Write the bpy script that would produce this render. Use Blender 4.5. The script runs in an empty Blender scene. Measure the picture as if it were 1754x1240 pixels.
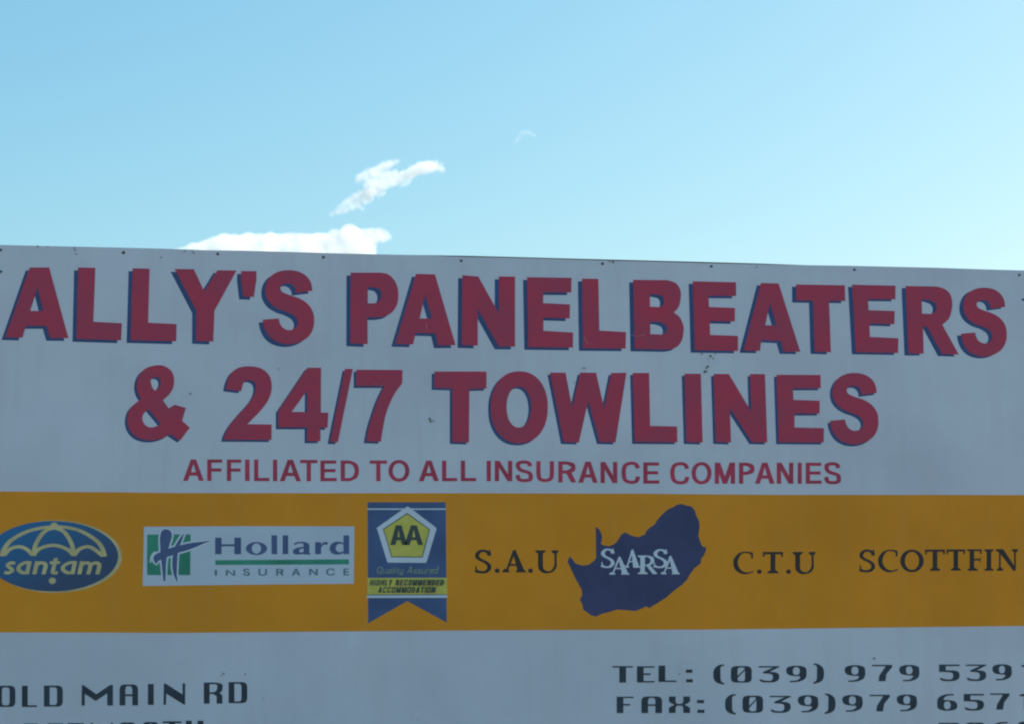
import bpy, bmesh, math, random
from mathutils import Vector, Matrix
from mathutils.geometry import tessellate_polygon
from mathutils import noise as mnoise

C = bpy.context.scene.collection
S = bpy.context.scene
random.seed(11)

# ------------------------------------------------------------------ camera
FPX = 3150.0                       # focal length in photograph pixels (photograph 1754 x 1240)
PW, PH = 1754.0, 1240.0
EYE = 1.6
DIST = 7.8                         # perpendicular distance eye -> sign plane
u = Vector((22400.0, 330.0, FPX)).normalized()            # sign's horizontal axis seen from the camera (x right, y down, z forward)
v = Vector((-122.0, -21400.0, FPX)).normalized()          # vertical
v = (v - u * v.dot(u)).normalized()
n = u.cross(v) * 1.0
n = v.cross(u)
if n.z < 0: n = -n                                        # away from the camera
# rows of R: world axes expressed in camera coordinates
def ray(px, py):
    d = Vector((px - PW / 2, py - PH / 2, FPX))
    return Vector((d.dot(u), d.dot(n), d.dot(v)))
cam_d = bpy.data.cameras.new('camera'); cam = bpy.data.objects.new('camera', cam_d); C.objects.link(cam)
cam_d.sensor_fit = 'HORIZONTAL'; cam_d.sensor_width = 36.0; cam_d.lens = 36.0 * FPX / PW
cam_d.clip_start = 0.05; cam_d.clip_end = 20000
right = Vector((u.x, n.x, v.x)); down = Vector((u.y, n.y, v.y)); fwd = Vector((u.z, n.z, v.z))
M = Matrix((right, -down, -fwd)).transposed().to_4x4()
M.translation = Vector((0, 0, EYE))
cam.matrix_world = M
S.camera = cam

# ------------------------------------------------------------------ sky, sun, exposure
SUN_EL, SUN_AZ = math.radians(42), math.radians(60)       # azimuth measured from +Y (into the sign) towards +X
w = bpy.data.worlds.new('World'); S.world = w; w.use_nodes = True
nt = w.node_tree; nt.nodes.clear()
sky = nt.nodes.new('ShaderNodeTexSky'); sky.sky_type = 'NISHITA'; sky.sun_disc = False
sky.sun_elevation = SUN_EL; sky.sun_rotation = SUN_AZ
sky.altitude = 20; sky.air_density = 1.3; sky.dust_density = 1.0; sky.ozone_density = 1.0
bg = nt.nodes.new('ShaderNodeBackground'); bg.inputs['Strength'].default_value = 0.096
wo = nt.nodes.new('ShaderNodeOutputWorld')
# the small camera's colour response to the sky: each channel of the sky colour through its own power curve
sp = nt.nodes.new('ShaderNodeSeparateColor'); cb = nt.nodes.new('ShaderNodeCombineColor')
nt.links.new(sky.outputs[0], sp.inputs[0])
for k, (gain, power) in enumerate(((9.26, 1.25), (8.8, .85), (8.0, .62))):
    m0 = nt.nodes.new('ShaderNodeMath'); m0.operation = 'MULTIPLY'; m0.inputs[1].default_value = .1
    m1 = nt.nodes.new('ShaderNodeMath'); m1.operation = 'POWER'; m1.inputs[1].default_value = power
    m2 = nt.nodes.new('ShaderNodeMath'); m2.operation = 'MULTIPLY'; m2.inputs[1].default_value = gain
    nt.links.new(sp.outputs[k], m0.inputs[0]); nt.links.new(m0.outputs[0], m1.inputs[0]); nt.links.new(m1.outputs[0], m2.inputs[0]); nt.links.new(m2.outputs[0], cb.inputs[k])
nt.links.new(cb.outputs[0], bg.inputs[0]); nt.links.new(bg.outputs[0], wo.inputs[0])
sl = bpy.data.lights.new('sun', 'SUN'); sl.energy = 5.0; sl.angle = math.radians(0.5); sl.color = (1.0, 0.95, 0.87)
so = bpy.data.objects.new('sun', sl); C.objects.link(so)
sd = Vector((math.sin(SUN_AZ) * math.cos(SUN_EL), math.cos(SUN_AZ) * math.cos(SUN_EL), math.sin(SUN_EL)))
so.rotation_euler = sd.to_track_quat('Z', 'Y').to_euler(); so.location = sd * 50
S.view_settings.view_transform = 'Standard'; S.view_settings.look = 'None'
S.view_settings.gamma = 1.0; S.view_settings.use_curve_mapping = False
S.view_settings.exposure = 0.65
S.cycles.volume_bounces = 24; S.cycles.max_bounces = 24
S.cycles.filter_width = 2.2

# ------------------------------------------------------------------ helpers
def on_plane(px, py):
    d = ray(px, py); t = DIST / d.y
    return (d.x * t, EYE + d.z * t)          # X, Z on the sign face
def at(px, py, dist):
    return Vector((0, 0, EYE)) + ray(px, py).normalized() * dist

def catmull(P):
    """P: list of (x, y, smooth); closed contour; smooth vertices are passed through by a curve"""
    N = len(P); out = []
    for i in range(N):
        a, b = P[i], P[(i + 1) % N]
        if not (a[2] or b[2]):
            out.append((a[0], a[1])); continue
        pa = P[i - 1] if a[2] else a
        nb = P[(i + 2) % N] if b[2] else b
        for k in range(5):
            t = k / 5
            q = []
            for c in (0, 1):
                p0, p1, p2, p3 = pa[c], a[c], b[c], nb[c]
                if not a[2]: p0 = p1 - (p2 - p1) * .6
                if not b[2]: p3 = p2 + (p2 - p1) * .6
                q.append(.5 * (2 * p1 + (p2 - p0) * t + (2 * p0 - 5 * p1 + 4 * p2 - p3) * t * t + (3 * p1 - p0 - 3 * p2 + p3) * t ** 3))
            out.append(tuple(q))
    return out
def parse(s):
    """'x,y ~x,y ... / hole' -> contours"""
    res = []
    for part in s.split('/'):
        P = []
        for tok in part.split():
            sm = tok[0] == '~'
            x, y = tok.lstrip('~').split(',')
            P.append((float(x), float(y), sm))
        res.append(catmull(P))
    return res
def ell(cx, cy, rx, ry, k=28, p=1.0):
    o = []
    for i in range(k):
        a = 2 * math.pi * i / k
        c, s_ = math.cos(a), math.sin(a)
        o.append((cx + rx * math.copysign(abs(c) ** p, c), cy + ry * math.copysign(abs(s_) ** p, s_)))
    return o
def open_curve(pts, k=6):
    if len(pts) < 3: return list(pts)
    out = []
    for i in range(len(pts) - 1):
        p1, p2 = pts[i], pts[i + 1]
        p0 = pts[i - 1] if i else (2 * p1[0] - p2[0], 2 * p1[1] - p2[1])
        p3 = pts[i + 2] if i + 2 < len(pts) else (2 * p2[0] - p1[0], 2 * p2[1] - p1[1])
        for j in range(k):
            t = j / k
            out.append(tuple(.5 * (2 * p1[c] + (p2[c] - p0[c]) * t + (2 * p0[c] - 5 * p1[c] + 4 * p2[c] - p3[c]) * t * t
                                   + (3 * p1[c] - p0[c] - 3 * p2[c] + p3[c]) * t ** 3) for c in (0, 1)))
    out.append(pts[-1]); return out
def pen(pts, a, b, k=6, smooth=True):
    """stroke a line with an elliptical nib, a wide and b high (full sizes)"""
    P = open_curve(pts, k) if smooth else list(pts)
    a, b = a / 2, b / 2
    L, R = [], []
    for i, p in enumerate(P):
        q0 = P[max(i - 1, 0)]; q1 = P[min(i + 1, len(P) - 1)]
        tx, ty = q1[0] - q0[0], q1[1] - q0[1]
        l = math.hypot(tx, ty) or 1e-6
        nx, ny = -ty / l, tx / l
        den = math.sqrt(a * a * nx * nx + b * b * ny * ny)
        ox, oy = a * a * nx / den, b * b * ny / den
        L.append((p[0] + ox, p[1] + oy)); R.append((p[0] - ox, p[1] - oy))
    return [L + R[::-1], []]           # the empty second contour marks a ribbon
def rect(x0, y0, x1, y1): return [[(x0, y0), (x1, y0), (x1, y1), (x0, y1)]]
def poly(*p): return [list(p)]

# a shape is a list of contours in zoom-window coordinates; a frame turns them into photograph pixels, on_plane() into metres
def frame(ox, oy, s):
    return lambda p: (ox + p[0] * s, oy + p[1] * s)
def to_px(shapes, fr): return [[[fr(p) for p in c] for c in sh] for sh in shapes]

def area(c):
    return sum(c[i - 1][0] * c[i][1] - c[i][0] * c[i - 1][1] for i in range(len(c))) / 2
def build(name, shapes_px, mat, parent, lift, thick=None, shift=(0, 0)):
    """flat sheets cut to shape, lying 'lift' metres proud of the sign face, joined into one mesh"""
    verts, faces = [], []
    for si, sh in enumerate(shapes_px):
        top = DIST - lift - si * 0.00006
        base = DIST - (0 if thick is None else lift - thick) + 0.0002
        if len(sh) == 2 and not sh[1]:
            q = [on_plane(p[0] + shift[0], p[1] + shift[1]) for p in sh[0]]; m = len(q); h_ = m // 2; o = len(verts)
            verts += [(p[0], top, p[1]) for p in q] + [(p[0], base, p[1]) for p in q]
            for i in range(h_ - 1): faces.append((o + i, o + i + 1, o + m - 2 - i, o + m - 1 - i))
            for i in range(m):
                j = (i + 1) % m; faces.append((o + j, o + i, o + i + m, o + j + m))
            continue
        cs = []
        for c in sh:
            q = [on_plane(p[0] + shift[0], p[1] + shift[1]) for p in c]
            r = []
            for p in q:
                if not r or math.hypot(p[0] - r[-1][0], p[1] - r[-1][1]) > 1e-5: r.append(p)
            if math.hypot(r[0][0] - r[-1][0], r[0][1] - r[-1][1]) < 1e-5: r.pop()
            if len(r) > 2: cs.append(r)
        if not cs: continue
        for i, c in enumerate(cs):
            if (area(c) > 0) != (i == 0): c.reverse()
        flat = [p for c in cs for p in c]
        o = len(verts)
        verts += [(p[0], top, p[1]) for p in flat] + [(p[0], base, p[1]) for p in flat]
        for t in tessellate_polygon([[Vector((p[0], p[1], 0)) for p in c] for c in cs]):
            a, b, c_ = (flat[k] for k in t)
            ar = (b[0] - a[0]) * (c_[1] - a[1]) - (c_[0] - a[0]) * (b[1] - a[1])
            faces.append(tuple(o + k for k in (t if ar > 0 else t[::-1])))
        k0 = o; m = len(flat)
        for c in cs:
            for i in range(len(c)):
                j = (i + 1) % len(c)
                faces.append((k0 + j, k0 + i, k0 + i + m, k0 + j + m))
            k0 += len(c)
    me = bpy.data.meshes.new(name); me.from_pydata(verts, [], faces); me.materials.append(mat); me.update()
    ob = bpy.data.objects.new(name, me); C.objects.link(ob)
    if parent: ob.parent = parent
    return ob
def empty(name, label, cat, loc=(0, 0, 0)):
    o = bpy.data.objects.new(name, None); C.objects.link(o); o.location = loc
    o.empty_display_size = .2
    if label: o['label'] = label
    if cat: o['category'] = cat
    return o
def box_mesh(boxes, name, mat, parent=None, bevel=0.0):
    bm = bmesh.new()
    for (x0, y0, z0, x1, y1, z1) in boxes:
        r = bmesh.ops.create_cube(bm, size=1)
        for q in r['verts']:
            q.co = Vector(((x0 + x1) / 2 + q.co.x * (x1 - x0), (y0 + y1) / 2 + q.co.y * (y1 - y0), (z0 + z1) / 2 + q.co.z * (z1 - z0)))
    if bevel: bmesh.ops.bevel(bm, geom=bm.edges[:], offset=bevel, segments=2, affect='EDGES')
    me = bpy.data.meshes.new(name); bm.to_mesh(me); bm.free(); me.materials.append(mat)
    ob = bpy.data.objects.new(name, me); C.objects.link(ob)
    if parent: ob.parent = parent
    return ob

# ------------------------------------------------------------------ materials
def mat(name, col, rough=.45, var=.06, scale=3.0, grime=0.0, bump=0.0, spec=.4, col2=None, metal=0.0):
    m = bpy.data.materials.new(name); m.use_nodes = True
    t = m.node_tree; b = t.nodes['Principled BSDF']
    b.inputs['Roughness'].default_value = rough; b.inputs['Specular IOR Level'].default_value = spec
    b.inputs['Metallic'].default_value = metal
    tc = t.nodes.new('ShaderNodeTexCoord')
    n1 = t.nodes.new('ShaderNodeTexNoise'); n1.inputs['Scale'].default_value = scale; n1.inputs['Detail'].default_value = 6
    n1.inputs['Roughness'].default_value = .6
    t.links.new(tc.outputs['Object'], n1.inputs['Vector'])
    mr = t.nodes.new('ShaderNodeMapRange'); mr.inputs[1].default_value = .3; mr.inputs[2].default_value = .7
    t.links.new(n1.outputs[0], mr.inputs[0])
    mxn = t.nodes.new('ShaderNodeMix'); mxn.data_type = 'RGBA'
    c2 = col2 or tuple(c * (1 - 2 * var) for c in col)
    mxn.inputs[6].default_value = (*col, 1) if col2 else (*[min(1, c * (1 + var)) for c in col], 1)
    mxn.inputs[7].default_value = (*c2, 1)
    t.links.new(mr.outputs[0], mxn.inputs[0])
    last = mxn.outputs[2]
    if grime:
        # fine specks and vertical rain streaks of dust
        mp = t.nodes.new('ShaderNodeMapping'); mp.inputs['Scale'].default_value = (9, 9, .7)
        t.links.new(tc.outputs['Object'], mp.inputs[0])
        n2 = t.nodes.new('ShaderNodeTexNoise'); n2.inputs['Scale'].default_value = 2.2; n2.inputs['Detail'].default_value = 5
        t.links.new(mp.outputs[0], n2.inputs['Vector'])
        r2 = t.nodes.new('ShaderNodeMapRange'); r2.inputs[1].default_value = .48; r2.inputs[2].default_value = .8
        r2.inputs[4].default_value = grime
        t.links.new(n2.outputs[0], r2.inputs[0])
        m2 = t.nodes.new('ShaderNodeMix'); m2.data_type = 'RGBA'; m2.inputs[7].default_value = (.42, .40, .36, 1)
        t.links.new(r2.outputs[0], m2.inputs[0]); t.links.new(last, m2.inputs[6])
        n3 = t.nodes.new('ShaderNodeTexNoise'); n3.inputs['Scale'].default_value = 55; n3.inputs['Detail'].default_value = 3
        t.links.new(tc.outputs['Object'], n3.inputs['Vector'])
        r3 = t.nodes.new('ShaderNodeMapRange'); r3.inputs[1].default_value = .70; r3.inputs[2].default_value = .80
        r3.inputs[4].default_value = .5
        t.links.new(n3.outputs[0], r3.inputs[0])
        m3 = t.nodes.new('ShaderNodeMix'); m3.data_type = 'RGBA'; m3.inputs[7].default_value = (.25, .26, .25, 1)
        t.links.new(r3.outputs[0], m3.inputs[0]); t.links.new(m2.outputs[2], m3.inputs[6])
        last = m3.outputs[2]
    t.links.new(last, b.inputs['Base Color'])
    nr = t.nodes.new('ShaderNodeMapRange'); nr.inputs[3].default_value = rough - .08; nr.inputs[4].default_value = rough + .1
    t.links.new(n1.outputs[0], nr.inputs[0]); t.links.new(nr.outputs[0], b.inputs['Roughness'])
    if bump:
        n4 = t.nodes.new('ShaderNodeTexNoise'); n4.inputs['Scale'].default_value = 1.6; n4.inputs['Detail'].default_value = 2
        t.links.new(tc.outputs['Object'], n4.inputs['Vector'])
        bp = t.nodes.new('ShaderNodeBump'); bp.inputs['Distance'].default_value = bump; bp.inputs['Strength'].default_value = 1
        t.links.new(n4.outputs[0], bp.inputs['Height']); t.links.new(bp.outputs[0], b.inputs['Normal'])
    return m
M_PANEL = mat('painted_white_sheet', (.68, .69, .80), .40, .055, 1.5, grime=.11, bump=.012)
M_BAND = mat('orange_vinyl', (.87, .315, .014), .42, .06, 1.8, grime=.04, spec=.28, bump=.012)
M_RED = mat('red_vinyl', (.58, .045, .098), .42, .12, 6, col2=(.44, .06, .12), spec=.3)
M_RED2 = mat('thin_red_vinyl', (.56, .05, .11), .5, .12, 8)
M_NAVY = mat('navy_vinyl', (.04, .085, .24), .45, .1, 5)
M_MAP = mat('dark_blue_print', (.055, .065, .17), .5, .12, 5)
M_SERIF = mat('black_vinyl', (.035, .028, .03), .45, .1, 6)
M_DARK = mat('charcoal_vinyl', (.03, .052, .082), .45, .15, 6)
M_WHITE = mat('white_print', (.68, .74, .86), .5, .04, 6)
M_HWHITE = mat('white_sticker', (.60, .67, .80), .42, .04, 4, bump=.01)
M_HBLUE = mat('blue_ink', (.085, .13, .29), .5, .1, 8)
M_GREEN = mat('green_ink', (.04, .30, .20), .5, .15, 8)
M_GREY = mat('slate_ink', (.14, .22, .28), .5, .1, 8)
M_RIB = mat('ribbon_blue_ink', (.07, .125, .29), .5, .12, 6)
M_YEL = mat('yellow_ink', (.68, .60, .12), .5, .08, 12)
M_INK = mat('ribbon_dark_ink', (.06, .085, .08), .55, .1, 9)
M_CREAM = mat('cream_ink', (.68, .56, .29), .5, .14, 10)
M_PALE = mat('faded_cream_ink', (.30, .40, .33), .5, .14, 10)
M_OVAL = mat('oval_blue_ink', (.02, .16, .38), .45, .1, 2.4, col2=(.045, .085, .18))
def oval_gradient():
    # the printed face runs from bright blue at its upper left to navy at its lower right
    t = M_OVAL.node_tree; tc = t.nodes.new('ShaderNodeTexCoord'); sx = t.nodes.new('ShaderNodeSeparateXYZ')
    t.links.new(tc.outputs['Generated'], sx.inputs[0])
    a = t.nodes.new('ShaderNodeMath'); a.operation = 'SUBTRACT'; t.links.new(sx.outputs[0], a.inputs[0]); t.links.new(sx.outputs[2], a.inputs[1])
    m = t.nodes.new('ShaderNodeMapRange'); m.inputs[1].default_value = -.55; m.inputs[2].default_value = .45; t.links.new(a.outputs[0], m.inputs[0])
    mixn = [q for q in t.nodes if q.bl_idname == 'ShaderNodeMix'][0]
    t.links.new(m.outputs[0], mixn.inputs[0])
oval_gradient()
M_STEEL = mat('weathered_steel', (.20, .20, .20), .5, .2, 40, metal=.6, spec=.5)
M_SCREW = mat('screw_steel', (.12, .125, .14), .5, .2, 40, metal=.3)
M_RAIL = mat('rusty_brown_rail', (.10, .075, .055), .75, .3, 14, col2=(.16, .085, .05))
M_DIRT = mat('dried_dirt', (.15, .18, .18), .9, .3, 50, spec=.1)
M_SCUFF = mat('scratch', (.52, .25, .30), .6, .2, 50, spec=.1)

# ------------------------------------------------------------------ the setting: ground
def ground():
    bm = bmesh.new()
    xs = [-6000, -1500, -400, -120, -40, -16, -8, -4, -2, 0, 2, 4, 8, 16, 40, 120, 400, 1500, 6000]
    grid = [[bm.verts.new((x, y, 0.0)) for y in xs] for x in xs]
    for i in range(len(xs) - 1):
        for j in range(len(xs) - 1):
            bm.faces.new((grid[i][j], grid[i + 1][j], grid[i + 1][j + 1], grid[i][j + 1]))
    me = bpy.data.meshes.new('ground'); bm.to_mesh(me); bm.free()
    m = mat('dry_verge', (.20, .155, .11), .95, .2, .8, spec=.1, col2=(.11, .10, .06), bump=.05)
    me.materials.append(m)
    o = bpy.data.objects.new('ground', me); C.objects.link(o); o['kind'] = 'structure'
ground()

# ------------------------------------------------------------------ the sign board
board = empty('billboard', 'large white painted sign board with red block lettering and an orange band of insurer logos', 'billboard')

EDGE = [(-420, 408.5), (-200, 414.5), (0, 420.2), (70, 422), (150, 423.6), (215, 425), (290, 427), (350, 429.2), (420, 430.2), (500, 432.4), (590, 435), (650, 436.4),
        (720, 438), (760, 439.6), (800, 440.9), (870, 442.3), (930, 443.8), (1000, 446), (1060, 447.7), (1100, 448.4), (1170, 450.4),
        (1200, 451.3), (1260, 452.8), (1330, 454.4), (1400, 455.2), (1454, 456), (1520, 457.5), (1600, 459.3), (1650, 461), (1700, 462.6),
        (1754, 464), (1900, 467.6), (2150, 474)]
XL, _ = on_plane(-420, 900); XR, _ = on_plane(2150, 900); ZB = 0.74
def panel():
    top = [on_plane(*p) for p in EDGE]
    top[0] = (XL, top[0][1]); top[-1] = (XR, top[-1][1])
    outline = [(XL, ZB), (XR, ZB)] + top[::-1]
    verts, faces = [], []
    n_ = len(outline)
    for y in (DIST, DIST + .003):
        verts += [(p[0], y, p[1]) for p in outline]
    tris = tessellate_polygon([[Vector((p[0], p[1], 0)) for p in outline]])
    for t in tris:
        a, b, c = (outline[k] for k in t)
        ar = (b[0] - a[0]) * (c[1] - a[1]) - (c[0] - a[0]) * (b[1] - a[1])
        t = tuple(t) if ar > 0 else tuple(t)[::-1]
        faces.append(t); faces.append(tuple(k + n_ for k in t[::-1]))
    for i in range(n_):
        j = (i + 1) % n_; faces.append((j, i, i + n_, j + n_))
    me = bpy.data.meshes.new('panel'); me.from_pydata(verts, [], faces); me.materials.append(M_PANEL)
    o = bpy.data.objects.new('panel', me); C.objects.link(o); o.parent = board
    return o
PANEL = panel()
# steel frame behind: a top rail that peeps over the sheet where the sheet sags, a bottom rail, uprights and posts
def rail():
    pts = [(-420, 409.3), (0, 421.2), (350, 429.9), (650, 436.6), (735, 437.6), (800, 438.6), (880, 440.6), (1000, 443.9), (1100, 446.4), (1200, 449.0),
           (1300, 451.8), (1380, 454.6), (1460, 457), (1754, 465), (2150, 475)]
    P = [on_plane(*p) for p in pts]
    V, F = [], []
    for (x, z) in P:
        V += [(x, DIST + .0035, z), (x, DIST + .0435, z), (x, DIST + .0435, z - .045), (x, DIST + .0035, z - .045)]
    for i in range(len(P) - 1):
        for k in range(4):
            a, b = i * 4 + k, i * 4 + (k + 1) % 4
            F.append((a, b, b + 4, a + 4))
    F.append((3, 2, 1, 0)); e = (len(P) - 1) * 4; F.append((e, e + 1, e + 2, e + 3))
    me = bpy.data.meshes.new('frame_rail'); me.from_pydata(V, [], F); me.materials.append(M_RAIL)
    o = bpy.data.objects.new('frame_rail', me); C.objects.link(o); o.parent = board
rail()
box_mesh([(XL, DIST + .0035, ZB + .01, XR, DIST + .0435, ZB + .055)], 'frame_rail', M_RAIL, board, .002)
for x in (XL + .03, XL + 1.6, XL + 3.2, XL + 4.8, XR - .03):
    box_mesh([(x - .02, DIST + .0035, ZB + .056, x + .02, DIST + .043, 3.02)], 'frame_upright', M_RAIL, board, .002)
for x in (XL + .7, (XL + XR) / 2, XR - .7):
    box_mesh([(x - .045, DIST + .046, -.4, x + .045, DIST + .136, 2.95)], 'post', M_STEEL, board, .004)

# screws along the edges
def screw_mesh():
    bm = bmesh.new()
    prof = [(.0072, 0), (.0070, .0012), (.0056, .0030), (.0030, .0040)]
    rings = []
    for r, h in prof:
        rings.append([bm.verts.new((r * math.cos(a * math.pi / 6), -h, r * math.sin(a * math.pi / 6))) for a in range(12)])
    for A, B in zip(rings, rings[1:]):
        for i in range(12): bm.faces.new((A[i], A[(i + 1) % 12], B[(i + 1) % 12], B[i]))
    c = bm.verts.new((0, -.0034, 0))
    for i in range(12): bm.faces.new((rings[-1][i], rings[-1][(i + 1) % 12], c))
    bmesh.ops.recalc_face_normals(bm, faces=bm.faces[:])
    me = bpy.data.meshes.new('screw'); bm.to_mesh(me); bm.free(); me.materials.append(M_SCREW); return me
SM = screw_mesh()
for (px, py, k) in [(-185, 424, 1), (1, 429, 1), (1, 466, 1), (211.5, 433.4, 1.15), (373, 435.7, 1), (554, 441.2, 1), (790, 447.4, .95), (1032, 452.5, 1),
                    (1218.5, 457, .95), (1463.5, 462.8, .95), (1746, 471.8, .95), (1752.5, 514, .95), (1990, 478, 1)]:
    o = bpy.data.objects.new('screw', SM); C.objects.link(o); o.parent = board
    x, z = on_plane(px, py); o.location = (x, DIST, z); o.scale = (k * .88, 1, k * .88); o.rotation_euler = (0, random.random(), 0)

# ------------------------------------------------------------------ painted band
band_top = [(-420, 839.4), (0, 841), (100, 841.6), (200, 842.4), (300, 843.6), (420, 843.9), (660, 844), (880, 844.1), (1110, 844.8), (1230, 846), (1340, 846.7), (1600, 846.8), (1754, 847.2), (2150, 848)]
band_bot = [(2150, 1068), (1754, 1071.2), (1500, 1074.2), (1350, 1076), (1200, 1077.5), (900, 1078.4), (600, 1080.5), (300, 1083.2), (150, 1082.6), (0, 1082.4), (-420, 1082)]
BAND = build('orange_band', [[band_top + band_bot]], M_BAND, board, .0006)

# ------------------------------------------------------------------ big lettering
Z = 300 / 1754
fr1 = {'a': frame(0, 400, Z), 'b': frame(290, 400, Z), 'c': frame(580, 420, Z), 'd': frame(870, 420, Z), 'e': frame(1160, 430, Z), 'f': frame(1454, 430, Z)}
fr2 = {'a': frame(190, 600, Z), 'b': frame(470, 600, Z), 'c': frame(730, 600, Z), 'd': frame(990, 600, Z), 'e': frame(1250, 600, Z)}
S_SHAPE = ('1433,578 ~1415,490 ~1365,425 ~1290,385 ~1195,372 ~1100,385 ~1020,430 ~975,500 ~962,580 ~980,655 ~1030,720 ~1110,768 ~1190,795 '
           '~1260,835 ~1288,885 ~1278,935 ~1235,968 ~1180,970 ~1135,945 ~1108,905 1095,855 935,868 ~950,940 ~990,1020 ~1060,1080 ~1170,1112 '
           '~1290,1098 ~1390,1040 ~1440,955 ~1450,860 ~1432,775 ~1375,700 ~1290,650 ~1200,620 ~1135,592 ~1112,555 ~1130,520 ~1185,503 '
           '~1235,520 ~1262,560 1268,598')
def remap(cs, x0, x1, y0, y1, X0, X1, Y0, Y1):
    return [[(X0 + (p[0] - x0) / (x1 - x0) * (X1 - X0), Y0 + (p[1] - y0) / (y1 - y0) * (Y1 - Y0)) for p in c] for c in cs]
row1 = [
 ('a', '298,345 492,345 685,1052 503,1050 468,930 260,930 225,1048 55,1042 / 375,545 435,780 303,780'),
 ('a', '782,345 955,348 934,888 1220,904 1213,1074 766,1060'),
 ('a', '1328,352 1498,358 1483,898 1768,912 1764,1084 1308,1072'),
 ('b', '55,360 245,362 350,585 482,372 672,376 452,778 440,1087 268,1080 270,775'),
 ('b', '720,380 873,382 872,470 846,640 740,636 718,450'),
 ('b', S_SHAPE),
 ('c', '120,280 420,280 ~490,295 ~550,345 ~588,420 ~597,500 ~588,590 ~545,665 ~480,710 400,725 290,727 290,995 118,988 / 292,425 340,425 ~400,440 ~428,490 ~420,545 ~385,580 340,587 292,587'),
 ('c', '775,292 965,297 1170,1005 996,1008 968,888 772,882 745,998 568,993 / 866,500 935,740 812,738'),
 ('c', '1238,305 1398,318 1605,690 1605,318 1766,320 1766,1020 1605,1020 1393,640 1393,1010 1232,1005'),
 ('d', '192,325 637,332 633,478 355,475 352,585 622,598 618,738 355,730 355,862 652,880 650,1030 205,1025'),
 ('d', '742,340 905,342 915,860 1182,875 1178,1040 752,1036'),
 ('d', '1255,352 1600,355 ~1680,385 ~1725,450 ~1730,530 ~1710,620 1660,680 ~1715,720 ~1750,790 ~1760,850 ~1742,955 ~1695,1020 ~1640,1042 1560,1048 1268,1042 / 1422,495 1490,498 ~1545,515 ~1565,560 ~1550,610 1510,625 1422,620 / 1425,770 1505,772 ~1570,795 ~1592,838 ~1580,880 1540,900 1425,895'),
 ('e', '155,308 588,318 590,455 312,452 318,565 578,575 575,710 325,705 328,845 608,855 608,1005 175,998'),
 ('e', '838,325 1015,330 1232,1014 1065,1012 1037,905 842,895 828,1005 665,1000 / 928,525 995,750 880,748'),
 ('e', '1190,340 1678,348 1682,505 1520,502 1538,1018 1375,1012 1360,502 1192,498'),
 ('f', '32,342 467,352 465,488 190,485 198,598 458,605 455,738 205,730 210,865 495,878 492,1025 70,1018'),
 ('f', '568,355 870,360 ~960,385 ~1020,450 ~1035,550 ~1015,650 ~985,700 935,742 1100,1042 932,1036 785,762 742,758 748,1032 597,1030 / 728,490 790,492 ~855,518 ~880,565 ~868,612 825,635 732,632'),
 ('f', None),
]
def letter(shapes_px, mat_, lift=.0012, parent=None, shadow=None):
    o = build('letter', shapes_px, mat_, parent or board, lift)
    if shadow:
        build('drop_shadow', shapes_px, M_NAVY, o, .0005, None, shadow)
    return o
for i, (k, s_) in enumerate(row1):
    cs = parse(s_) if s_ else remap(parse(S_SHAPE), 935, 1450, 372, 1112, 1122, 1580, 372, 1060)
    f_ = i / 17
    letter(to_px([cs], fr1[k]), M_RED, shadow=(-6.8 - .2 * math.sin(f_ * 3), 4.9 - 1.6 * max(0, f_ - .45) / .55))
row2 = [
 ('a', '~450,145 ~540,155 ~610,210 ~633,290 ~622,370 ~585,435 520,495 578,577 638,540 750,572 712,700 790,770 692,900 590,832 ~520,872 ~430,895 ~340,892 ~250,858 ~188,790 ~165,700 ~180,610 ~225,545 303,480 ~270,420 ~258,340 ~280,250 ~345,178 / ~398,300 ~420,270 ~455,262 ~490,278 ~500,320 ~482,365 ~448,397 ~415,368 / 375,583 500,735 ~450,758 ~400,768 ~345,745 ~315,690 ~325,635'),
 ('a', '1303,405 1150,385 ~1165,310 ~1205,225 ~1280,170 ~1390,155 ~1500,175 ~1580,240 ~1610,335 ~1600,430 ~1560,520 ~1480,620 ~1410,690 1365,735 1610,738 1608,893 1130,890 ~1150,820 ~1200,735 ~1290,625 ~1385,520 ~1435,440 ~1452,370 ~1435,315 ~1380,293 ~1330,318 1303,405'),
 ('b', '330,170 467,170 465,618 540,620 532,772 462,768 460,905 328,905 328,766 40,765 40,600 / 330,395 330,613 172,612'),
 ('b', '708,180 785,182 635,915 558,912'),
 ('b', '820,190 1282,192 1280,325 ~1210,420 ~1150,540 ~1105,680 1065,910 920,905 ~945,770 ~990,620 ~1040,480 1102,352 820,352'),
 ('c', '82,208 603,208 603,378 432,382 428,918 262,912 262,376 80,370'),
 ('c', 'O'),
 ('d', '-280,218 -125,220 -58,575 22,218 180,220 262,575 332,222 485,220 375,918 215,912 103,500 8,918 -145,912'),
 ('d', '548,222 712,222 722,752 992,758 995,915 568,912'),
 ('d', '1065,230 1230,230 1248,918 1085,912'),
 ('d', '1358,232 1510,232 1735,610 1723,232 1872,234 1895,918 1742,914 1520,572 1532,918 1380,912'),
 ('e', '468,240 908,242 910,375 632,375 638,492 900,500 898,628 648,628 648,768 942,775 940,918 490,915'),
 ('e', None),
]
for k, s_ in row2:
    if s_ == 'O': cs = [ell(932, 566, 286, 361, 40, .92), ell(927, 563, 123, 206, 32, .95)]
    elif s_ is None: cs = remap(parse(S_SHAPE), 935, 1450, 372, 1112, 1003, 1488, 222, 936)
    else: cs = parse(s_)
    letter(to_px([cs], fr2[k]), M_RED, shadow=(-4.4, 3.6))

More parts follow.
